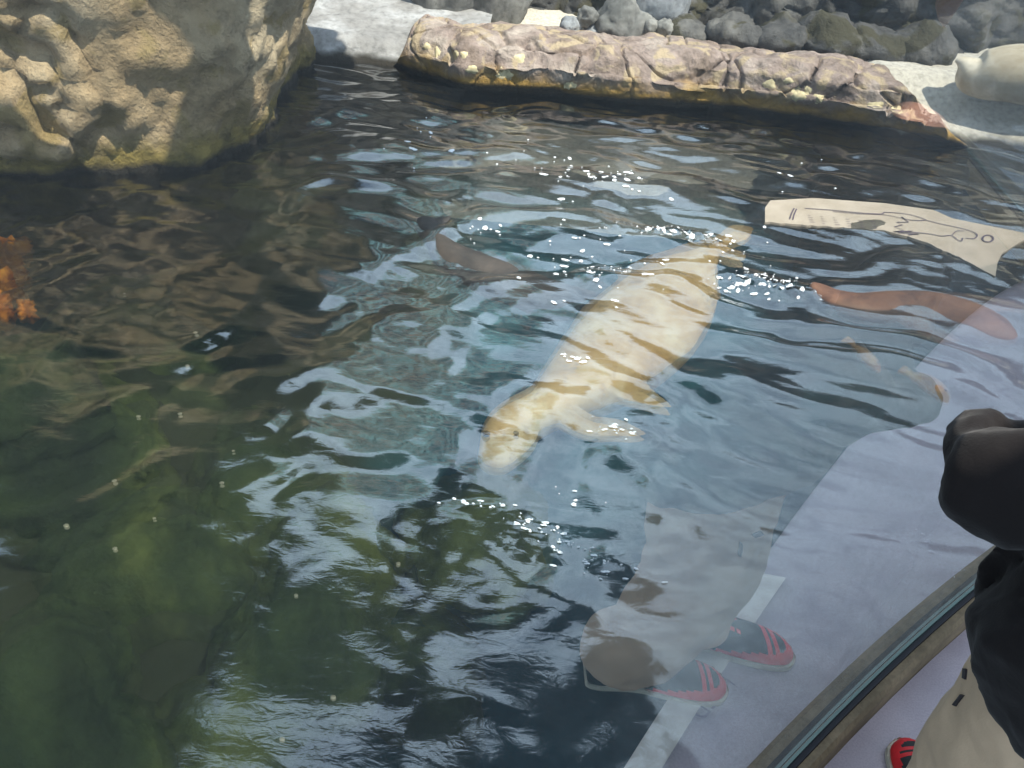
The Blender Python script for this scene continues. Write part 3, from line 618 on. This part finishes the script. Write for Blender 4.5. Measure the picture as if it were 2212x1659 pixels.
# seal resting on the bank at the right
e = empty('seal', GY(2160, 190, 4.95), 'pale cream seal lying on the concrete bank at the top right', 'seal')
def BY(px, py, yy): return list(GY(px, py, yy))
rs = [BY(2066, 128, 4.95)+[.03, .015], BY(2082, 136, 4.92)+[.05, .04], BY(2100, 156, 4.9)+[.10, .11], BY(2135, 160, 4.88)+[.15, .14], BY(2190, 158, 4.85)+[.18, .155], BY(2250, 165, 4.82)+[.2, .16], BY(2330, 172, 4.8)+[.19, .15], BY(2410, 180, 4.75)+[.14, .12], BY(2460, 180, 4.7)+[.10, .09], BY(2500, 185, 4.7)+[.04, .04]]
solid('body', [rs, [BY(2300, 200, 4.8)+[.05, .03], BY(2270, 222, 4.7)+[.05, .02], BY(2250, 228, 4.68)+[.01, .006]]], M['seal_dry'], .01, e, 8)
eye(GY(2487, 170, 4.66), .012, e)
# orange growth on the rock at the left edge
mo_, nto, bo = mat('orange_growth', .8, .3); coo = coord(nto); nto.links.new(ramp(nto, noise(nto, coo, 20, 5), [(.35, (.28, .07, .008)), (.65, (.68, .24, .02))]), bo.inputs['Base Color']); bump(nto, bo, noise(nto, coo, 60, 4), .6, .01)
bm = bmesh.new()
for k in range(46):
    px = random.uniform(-40, 60); py = random.choice([random.uniform(535, 590), random.uniform(600, 680), random.uniform(600, 680)])
    if py < 595: px = min(px, 30)
    c = G(px, py, -.06); bmesh.ops.create_icosphere(bm, subdivisions=3, radius=random.uniform(.03, .055), matrix=Matrix.Translation(tuple(c+[0, 0, random.uniform(-.04, .02)])))
me = bpy.data.meshes.new('g'); bm.to_mesh(me); bm.free(); o = link(me, 'sponge', mo_)
fields(o, lambda v, n: v+n*(.028*fbm(v*38, 3, 4, .7)-.01)[:, None]); tag(o, 'bright orange knobbly sponge growing at the waterline at the left edge', 'sponge')
# froth, flecks and sun glints modelled as white blobs
mf, ntf, bf_ = mat('foam_glints', .5, .5); bf_.inputs['Base Color'].default_value = (.86, .88, .90, 1)
bm = bmesh.new()
def blob(px, py, ra, rb, ang=0):
    n = 14; k = random.random()*6; vs = []
    for i in range(n):
        t_ = i/n*2*math.pi; j = 1+.3*math.sin(2*t_+k)+.22*math.sin(5*t_+k*2); dx = ra*j*math.cos(t_); dy = rb*j*math.sin(t_)
        g = G(px+dx*math.cos(ang)-dy*math.sin(ang), py+dx*math.sin(ang)+dy*math.cos(ang), 0)
        h = float(wave(np.array([g[0]]), np.array([g[1]]))[0]); vs.append(bm.verts.new((g[0], g[1], h+.003)))
    c = sum((v.co for v in vs), Vector())/n; cv = bm.verts.new((c.x, c.y, c.z+.004))
    for i in range(n): bm.faces.new((vs[i], vs[(i+1) % n], cv))
for (px, py, ra, rb, n) in [(1230, 375, 110, 30, 34), (1330, 395, 60, 16, 18), (1345, 375, 20, 7, 5), (1040, 495, 40, 20, 12), (1280, 585, 120, 45, 40), (900, 290, 60, 60, 10), (1340, 560, 150, 70, 24), (1750, 370, 90, 30, 6), (1480, 510, 110, 16, 46), (1650, 615, 90, 20, 60), (1620, 620, 40, 14, 24), (1020, 1090, 50, 6, 16), (1160, 1140, 50, 14, 26), (1230, 1180, 40, 20, 26), (1300, 1230, 60, 22, 18), (1240, 1080, 30, 12, 8), (2050, 1250, 50, 20, 10), (2000, 1170, 30, 30, 10), (1880, 1450, 24, 8, 5), (1330, 925, 40, 16, 20), (1230, 775, 40, 9, 12)]:
    for k in range(n):
        a = random.gauss(0, .5); b = random.gauss(0, .5); s_ = .7+3.6*random.random()**2; a *= 1.5; b *= 1.5
        blob(px+a*ra, py+b*rb+a*rb*.5, s_*1.9, s_*.65, .15)
me = bpy.data.meshes.new('foam_glints'); bm.to_mesh(me); bm.free(); o = link(me, 'foam_glints', mf); tag(o, 'white froth flecks and modelled sun glints scattered on the rippled water', 'foam_glints', kind='stuff')
mfl, _, bfl = mat('mote', .9, .1); bfl.inputs['Base Color'].default_value = (.55, .5, .36, 1)
bm = bmesh.new()
for px, py in ((425, 725), (405, 795), (390, 900), (250, 1045), (335, 1125), (145, 1140), (250, 1190), (300, 905), (480, 1050), (860, 1222), (270, 640), (640, 1290), (505, 980), (720, 1510), (610, 1600)):
    r_ = random.uniform(.004, .009); bmesh.ops.create_icosphere(bm, subdivisions=2, radius=r_, matrix=Matrix.Translation(tuple(G(px, py, -.04))) @ Matrix.Diagonal((1, .8, .5, 1)))
me = bpy.data.meshes.new('m'); bm.to_mesh(me); bm.free(); o = link(me, 'floating_debris', mfl); tag(o, 'tiny pale bits drifting in the dark water at the left', 'debris', kind='stuff')

# ------------------------------------------------------------------ person at the right
def cloth(name, c, rough=.9, sc=350):
    m, nt, b = mat(name, rough, .15); co = coord(nt); col = mixc(nt, .35, c, ramp(nt, noise(nt, co, 8, 6, .6), [(.3, .55), (.7, 1.)]), 'MULTIPLY')
    nt.links.new(col, b.inputs['Base Color']); p = bump(nt, None, noise(nt, co, 14, 3, .5, .6), .3, .012); bump(nt, b, noise(nt, co, sc, 3, .6), .5, .001, p)
    b.inputs['Sheen Weight'].default_value = .08; return m
M['jacket'] = cloth('black_fleece', (.010, .008, .008)); M['trouser'] = cloth('khaki_cotton', (.62, .45, .30), .85)
M['skin'] = mat('skin', .5, .4)[0]; M['skin'].node_tree.nodes['Principled BSDF'].inputs['Base Color'].default_value = (.52, .25, .15, 1)
M['hair'] = mat('hair', .5, .4)[0]; M['hair'].node_tree.nodes['Principled BSDF'].inputs['Base Color'].default_value = (.04, .025, .015, 1)
def simple(name, c, r_=.5, s_=.4):
    m, nt, b = mat(name, r_, s_); co = coord(nt); nt.links.new(mixc(nt, .4, c, ramp(nt, noise(nt, co, 70, 5), [(.3, .5), (.65, 1.)]), 'MULTIPLY'), b.inputs['Base Color']); return m
M['shoe_black'] = simple('shoe_mesh', (.03, .03, .03), .8); M['shoe_red'] = simple('shoe_red', (.80, .03, .035), .5); M['sole'] = simple('shoe_sole', (.72, .68, .52), .7)
t1 = greflect(1565, 1490, DZ); h1 = greflect(1262, 1455, DZ); t2 = greflect(1640, 1395, DZ); h2 = greflect(1400, 1350, DZ)
pe = empty('person', ((t1[0]+h1[0])/2, (t1[1]+h1[1])/2, DZ), 'person in black fleece jacket, khaki trousers and red black trainers leaning on the glass', 'person')
def shoe(toe, heel):
    a = np.array([toe[0]-heel[0], toe[1]-heel[1], 0]); Ln = np.linalg.norm(a); a /= Ln; Ln = .285; sd_ = np.array([a[1], -a[0], 0]); o0 = np.array([toe[0], toe[1], DZ])-a*Ln
    def sec(t, z, wd): return o0+a*Ln*t+np.array([0, 0, z]), wd
    prof = [(0, .028, .06), (.03, .036, .075), (.12, .040, .10), (.25, .038, .105), (.4, .038, .098), (.55, .046, .085), (.7, .051, .066), (.83, .049, .052), (.93, .038, .042), (.985, .018, .03), (1.0, .004, .022)]
    bm = bmesh.new(); ns = 56; rings = []
    pr = spline([list(p) for p in prof], 110)
    for t_, wd, h in pr:
        c = o0+a*Ln*t_; ring = []
        for k in range(ns):
            th = k/ns*2*math.pi; cx = math.copysign(abs(math.cos(th))**.75, math.cos(th)); sy = math.sin(th)
            z = .018+max(h-.018, .002)*max(sy, 0)**.9-.012*max(-sy, 0)
            ring.append(bm.verts.new(tuple(c+sd_*wd*cx*(1-.18*max(sy, 0))+np.array([0, 0, z]))))
        rings.append(ring)
    for r0, r1 in zip(rings[:-1], rings[1:]):
        for k in range(ns): bm.faces.new((r0[k], r0[(k+1) % ns], r1[(k+1) % ns], r1[k]))
    bm.faces.new(rings[0][::-1]); bm.faces.new(rings[-1]); bmesh.ops.recalc_face_normals(bm, faces=bm.faces)
    me = bpy.data.meshes.new('upper'); bm.to_mesh(me); bm.free(); up_ = link(me, 'shoe', [M['shoe_black'], M['shoe_red']])
    for p in me.polygons:
        c = np.array(p.center)-o0; t_ = (c@a)/Ln; u = abs(c@sd_)/.05; z = c[2]
        red = (z < .018+.022*float(sstep(.35, .75, np.array(t_))) and t_ > .4) or (.80 < t_ < .835 and z > .03) or (.86 < t_ < .885 and z > .03) or (.44 < t_ < .62 and .25 < u < .42 and z > .04 and int(t_*60) % 4 < 3)
        p.material_index = 1 if red else 0
    reparent(up_, pe)
    bm = bmesh.new(); outl = []
    for t_, wd, h in pr:
        outl.append((t_, wd+.005))
    vs = [o0+a*Ln*(t_*1.02-.01)+sd_*w_ for t_, w_ in outl]+[o0+a*Ln*(t_*1.02-.01)-sd_*w_ for t_, w_ in outl[::-1]]
    n = len(vs); V_ = [tuple(p+np.array([0, 0, .001])) for p in vs]+[tuple(p+np.array([0, 0, .017+.004*math.sin(i*.8)])) for i, p in enumerate(vs)]
    so_ = pyd('sole', V_, [tuple(range(n))[::-1], tuple(range(n, 2*n))]+[(i, (i+1) % n, n+(i+1) % n, n+i) for i in range(n)], M['sole'], smooth=False); reparent(so_, pe); so_.parent = up_; so_.matrix_parent_inverse = Matrix.Translation(-pe.location) @ Matrix.Identity(4)
    so_.matrix_parent_inverse = Matrix.Identity(4)
    return o0+a*Ln*.24
t2r = G(1960, 1585, DZ+.04); t2 = np.array([t2r[0], t2r[1], DZ]); h2 = t2-(t1-h1)
an1 = shoe(t1, h1); an2 = shoe(t2, h2)
def fold(o, amp, fr, seed, dirv=(1, 1, 1)):
    def f(v, n):
        p = v*np.array(dirv)*fr; d = amp*(np.abs(vnoise(p+.6*np.stack([vnoise(p*.7, 1), vnoise(p*.7, 2), vnoise(p*.7, 3)], 1), seed))*-2+.6)+amp*.5*fbm(p*2.2, seed+4, 3)
        return v+n*d[:, None]
    return fields(o, f)
Z0 = DZ
# legs: ankle, knee, hip
def leg(an, kn, hp):
    an = np.array(an); return [list(an+[0, 0, .07])+[.088, .088], list(an+[.0, .0, .13])+[.086, .086], list((an*.6+np.array(kn)*.4))+[.088, .088], list(kn)+[.092, .092], list((np.array(kn)+np.array(hp))/2)+[.098, .098], list(hp)+[.09, .09]]
hipL = G(2330, 1430, .72); hipR = hipL+np.array([.16, .04, 0])
knL = np.array([an1[0]*.55+hipL[0]*.45, an1[1]*.55+hipL[1]*.45+.06, .33]); knR = knL+np.array([.15, .05, 0])
lg1 = leg(an1, knL, hipL); lg2 = leg(an2, knR, hipR)
pel = [list(hipL+[-.01, 0, -.06])+[.11, .10], list((hipL+hipR)/2+[0, 0, .04])+[.13, .13], list(hipR+[.01, 0, -.06])+[.11, .10]]
tr_ = solid('trousers', [lg1, lg2, pel], M['trouser'], .009, pe, 5, up=(.3, 1, .2)); fold(tr_, .006, 11, 61, (1, 1, .7))
# jacket: torso, sleeves
ctr = (hipL+hipR)/2
chest = ctr+np.array([.07, .04, .48]); neck = ctr+np.array([.12, .08, .68])
shL = chest+np.array([-.17, .03, .06]); shR = chest+np.array([.18, .05, .06])
elb = G(2085, 1020, 1.05); hand = G(2480, 960, 1.0); lump = G(2105, 935, 1.04)
wr = hand+(elb-hand)/np.linalg.norm(elb-hand)*.10
torso = [list(G(2420, 1640, .74))+[.10, .10], list(G(2400, 1480, .80))+[.135, .13], list(G(2400, 1330, .86))+[.145, .14], list(ctr+[.03, -.01, .02])+[.175, .155], list(ctr+[.03, .02, .2])+[.165, .14], list(ctr+[.01, .06, .3])+[.185, .14], list(chest)+[.195, .14], list((chest+neck)/2+[0, 0, .04])+[.11, .09], list(neck)+[.07, .07]]
arm1 = [list(shL)+[.07, .07], list(G(2620, 960, 1.13))+[.06, .06], list(G(2380, 1090, 1.07))+[.058, .058], list(G(2230, 1050, 1.06))+[.055, .057], list(G(2130, 1030, 1.05))+[.054, .057], list(G(2070, 1015, 1.045))+[.043, .048], list(G(2035, 1010, 1.04))+[.026, .03]]
armf = [list(G(2075, 990, 1.045))+[.026, .026], list(lump)+[.032, .032], list(lump*.7+wr*.3+[0, 0, -.01])+[.036, .036], list(lump*.4+wr*.6)+[.04, .04], list(wr)+[.042, .042]]
handR = shR+np.array([.12, -.02, -.58])
arm2 = [list(shR)+[.08, .08], list(shR+[.06, .0, -.25])+[.065, .065], list(handR+[0, -.03, .08])+[.05, .05]]
jk = solid('jacket', [torso, arm1, armf, arm2], M['jacket'], .009, pe, 6, up=(0, 1, .2)); fold(jk, .011, 9, 71)
# body: head, hands in one mesh
head = neck+np.array([.0, .06, .17])
hd = [list(head+[0, -.02, -.22])+[.055, .055], list(head+[0, 0, -.10])+[.06, .065], list(head+[0, .01, -.04])+[.07, .085], list(head+[0, 0, .03])+[.076, .095], list(head+[0, -.005, .08])+[.068, .085], list(head+[0, -.01, .115])+[.03, .04]]
ax = (hand-wr); ax /= np.linalg.norm(ax); sid = np.cross(ax, [GN[0], GN[1], 0]); sid /= np.linalg.norm(sid)
def handt(w0, ax, sid):
    T = [[*(w0-ax*.03), .03, .024], [*(w0+ax*.02), .034, .02], [*(w0+ax*.07), .042, .017], [*(w0+ax*.095), .038, .012]]
    out = [T]
    for k, (o_, ln) in enumerate(((-.031, .062), (-.011, .074), (.010, .070), (.030, .055))):
        b_ = w0+ax*.085+sid*o_; cur = np.cross(sid, ax)
        out.append([[*b_, .010, .010], [*(b_+ax*ln*.5+sid*o_*.12), .0095, .0095], [*(b_+ax*ln*.85+sid*o_*.2-cur*.006), .0085, .0085], [*(b_+ax*ln+sid*o_*.22-cur*.012), .004, .004]])
    b_ = w0+ax*.03-sid*.03; out.append([[*b_, .013, .013], [*(b_+ax*.03-sid*.022), .011, .011], [*(b_+ax*.058-sid*.032), .009, .009], [*(b_+ax*.064-sid*.034), .004, .004]])
    return out
inner = [[list(head+[0, -.02, -.20])+[.05, .05], list(neck)+[.05, .05], list(chest)+[.07, .06], list(ctr+[.02, 0, .1])+[.07, .06]],
         [list(chest)+[.04, .04], list(shL)+[.035, .035], list(G(2620, 960, 1.13))+[.03, .03], list(G(2380, 1090, 1.07))+[.028, .028], list(G(2130, 1030, 1.05))+[.025, .025]],
         [list(G(2130, 1030, 1.05))+[.018, .018], list(lump)+[.016, .016], list(lump*.5+wr*.5)+[.018, .018], list(wr)+[.022, .022], list(wr+ax*.02)+[.026, .022]],
         [list(chest)+[.04, .04], list(shR)+[.035, .035], list(shR+[.06, 0, -.25])+[.03, .03], list(handR+[0, -.03, .08])+[.024, .024], list(handR+[0, 0, .02])+[.024, .022]]]
body = solid('body', inner+[hd, [list(head+[0, .09, .0])+[.012, .03], list(head+[0, .115, -.015])+[.014, .012]]]+handt(wr+ax*.01, ax, sid)+handt(handR+np.array([0, .0, .02]), np.array([0, .25, -.97]), np.array([0., .97, .25])), M['skin'], .0045, pe, 3, up=(0, 1, .3))
for s_ in (-1, 1): eye(head+np.array([s_*.03, .088, .01]), .011, pe)
solid('hair', [[list(head+[0, -.03, -.06])+[.07, .07], list(head+[0, -.03, .03])+[.084, .092], list(head+[0, -.02, .09])+[.076, .09], list(head+[0, -.02, .128])+[.03, .04]]], M['hair'], .009, pe, 3, up=(0, 1, .3))
# cargo pocket on the thigh
# ------------------------------------------------------------------ reflected tan drawing panel, built as a solid slab lying in the water
def Zp(X, Y): return ((1860+X*.3164)/1.157, (460+Y*.3164)/1.157)
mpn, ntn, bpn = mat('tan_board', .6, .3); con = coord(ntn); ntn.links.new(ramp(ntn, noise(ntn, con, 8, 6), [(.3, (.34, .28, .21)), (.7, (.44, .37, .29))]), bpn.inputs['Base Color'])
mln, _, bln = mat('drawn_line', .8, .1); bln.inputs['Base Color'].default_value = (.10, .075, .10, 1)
top = [Zp(*p) for p in ((165, 185), (200, 130), (550, 110), (1100, 150), (1500, 205), (1640, 270), (2212, 385), (2600, 460))]
bot = [Zp(*p) for p in ((165, 300), (800, 345), (1100, 365), (1290, 410), (1470, 470), (1560, 520), (1700, 575), (1985, 730), (2000, 620), (2040, 545), (2212, 440), (2600, 470))]
sp = empty('panel_reflection', tuple(G(1950, 500, .03)), 'reflection of a pale tan panel with a line drawing, built solid across the water at the right', 'sign_reflection')
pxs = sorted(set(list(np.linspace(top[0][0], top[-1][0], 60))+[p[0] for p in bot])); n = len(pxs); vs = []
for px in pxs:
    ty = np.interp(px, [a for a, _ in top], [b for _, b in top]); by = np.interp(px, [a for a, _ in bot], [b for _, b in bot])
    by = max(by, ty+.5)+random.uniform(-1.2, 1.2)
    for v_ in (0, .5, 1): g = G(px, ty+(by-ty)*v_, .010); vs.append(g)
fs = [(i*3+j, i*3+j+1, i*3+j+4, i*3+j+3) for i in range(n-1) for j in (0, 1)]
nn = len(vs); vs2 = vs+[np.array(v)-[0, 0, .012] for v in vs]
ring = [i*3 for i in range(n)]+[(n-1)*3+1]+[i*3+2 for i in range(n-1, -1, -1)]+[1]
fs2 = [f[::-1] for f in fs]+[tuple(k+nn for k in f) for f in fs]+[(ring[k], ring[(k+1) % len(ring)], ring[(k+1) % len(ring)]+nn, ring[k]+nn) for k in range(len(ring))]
reparent(pyd('reflected_board', vs2, fs2, mpn, smooth=False), sp)
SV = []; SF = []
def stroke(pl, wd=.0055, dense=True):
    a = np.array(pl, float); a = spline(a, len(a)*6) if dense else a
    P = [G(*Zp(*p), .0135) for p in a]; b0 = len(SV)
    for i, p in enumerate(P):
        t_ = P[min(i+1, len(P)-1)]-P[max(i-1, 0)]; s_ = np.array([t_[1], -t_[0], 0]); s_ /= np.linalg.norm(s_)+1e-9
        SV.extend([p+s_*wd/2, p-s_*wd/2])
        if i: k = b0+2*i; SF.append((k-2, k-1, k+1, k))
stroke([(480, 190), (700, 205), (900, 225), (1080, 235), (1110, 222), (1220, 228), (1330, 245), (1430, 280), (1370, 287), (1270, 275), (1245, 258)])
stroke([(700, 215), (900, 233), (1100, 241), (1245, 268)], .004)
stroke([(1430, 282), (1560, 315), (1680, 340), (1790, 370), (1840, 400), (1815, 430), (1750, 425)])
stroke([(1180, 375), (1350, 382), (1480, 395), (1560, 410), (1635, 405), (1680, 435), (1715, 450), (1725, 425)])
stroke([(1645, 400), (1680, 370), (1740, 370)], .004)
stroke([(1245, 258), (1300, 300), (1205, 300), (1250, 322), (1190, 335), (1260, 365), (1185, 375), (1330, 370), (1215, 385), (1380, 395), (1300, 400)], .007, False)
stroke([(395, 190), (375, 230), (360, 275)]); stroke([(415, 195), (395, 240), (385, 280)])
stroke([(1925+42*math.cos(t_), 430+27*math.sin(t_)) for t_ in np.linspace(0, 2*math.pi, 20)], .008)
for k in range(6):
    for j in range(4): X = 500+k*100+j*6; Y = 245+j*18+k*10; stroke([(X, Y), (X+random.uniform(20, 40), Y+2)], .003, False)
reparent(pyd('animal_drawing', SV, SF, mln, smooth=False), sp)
# cargo pocket and button marks on the thigh
tb = BVHTree.FromPolygons([tuple(tr_.matrix_world @ Vector(a)) if False else tuple(a) for a in verts(tr_)], [tuple(p.vertices) for p in tr_.data.polygons])
def onleg(px, py, lift):
    h = tb.ray_cast(Vector(CAM), Vector(ray(px, py)).normalized()); return None if h[0] is None else np.array(h[0])+np.array(h[1])*lift
def patch(name, poly, m, lift=.006, th=.0):
    pts = [onleg(x, y, lift) for x, y in poly]
    if any(p is None for p in pts): print('miss', name); return
    c = sum(pts)/len(pts); n = len(pts)
    base = [onleg(x, y, -.003) for x, y in poly]
    reparent(pyd(name, [c]+pts+base, [(0, 1+i, 1+(i+1) % n) for i in range(n)]+[(1+i, 1+n+i, 1+n+(i+1) % n, 1+(i+1) % n) for i in range(n)], m, smooth=False), pe)
def sub(poly, k=5):
    out = []
    for (a, b), (c, d) in zip(poly, poly[1:]+poly[:1]):
        for i in range(k): out.append((a+(c-a)*i/k, b+(d-b)*i/k))
    return out
patch('pocket_flap', sub([(2112, 1330), (2150, 1345), (2175, 1420), (2190, 1500), (2130, 1515), (2118, 1500), (2095, 1440)]), M['trouser'], .006)
mbt, _, bbt = mat('dark_mark', .6, .3); bbt.inputs['Base Color'].default_value = (.03, .025, .03, 1)
patch('buttonhole', sub([(2083, 1445), (2090, 1446), (2088, 1468), (2082, 1466)], 2), mbt, .003)
patch('buttonhole', sub([(2060, 1522), (2078, 1500), (2084, 1502), (2066, 1526)], 2), mbt, .003)
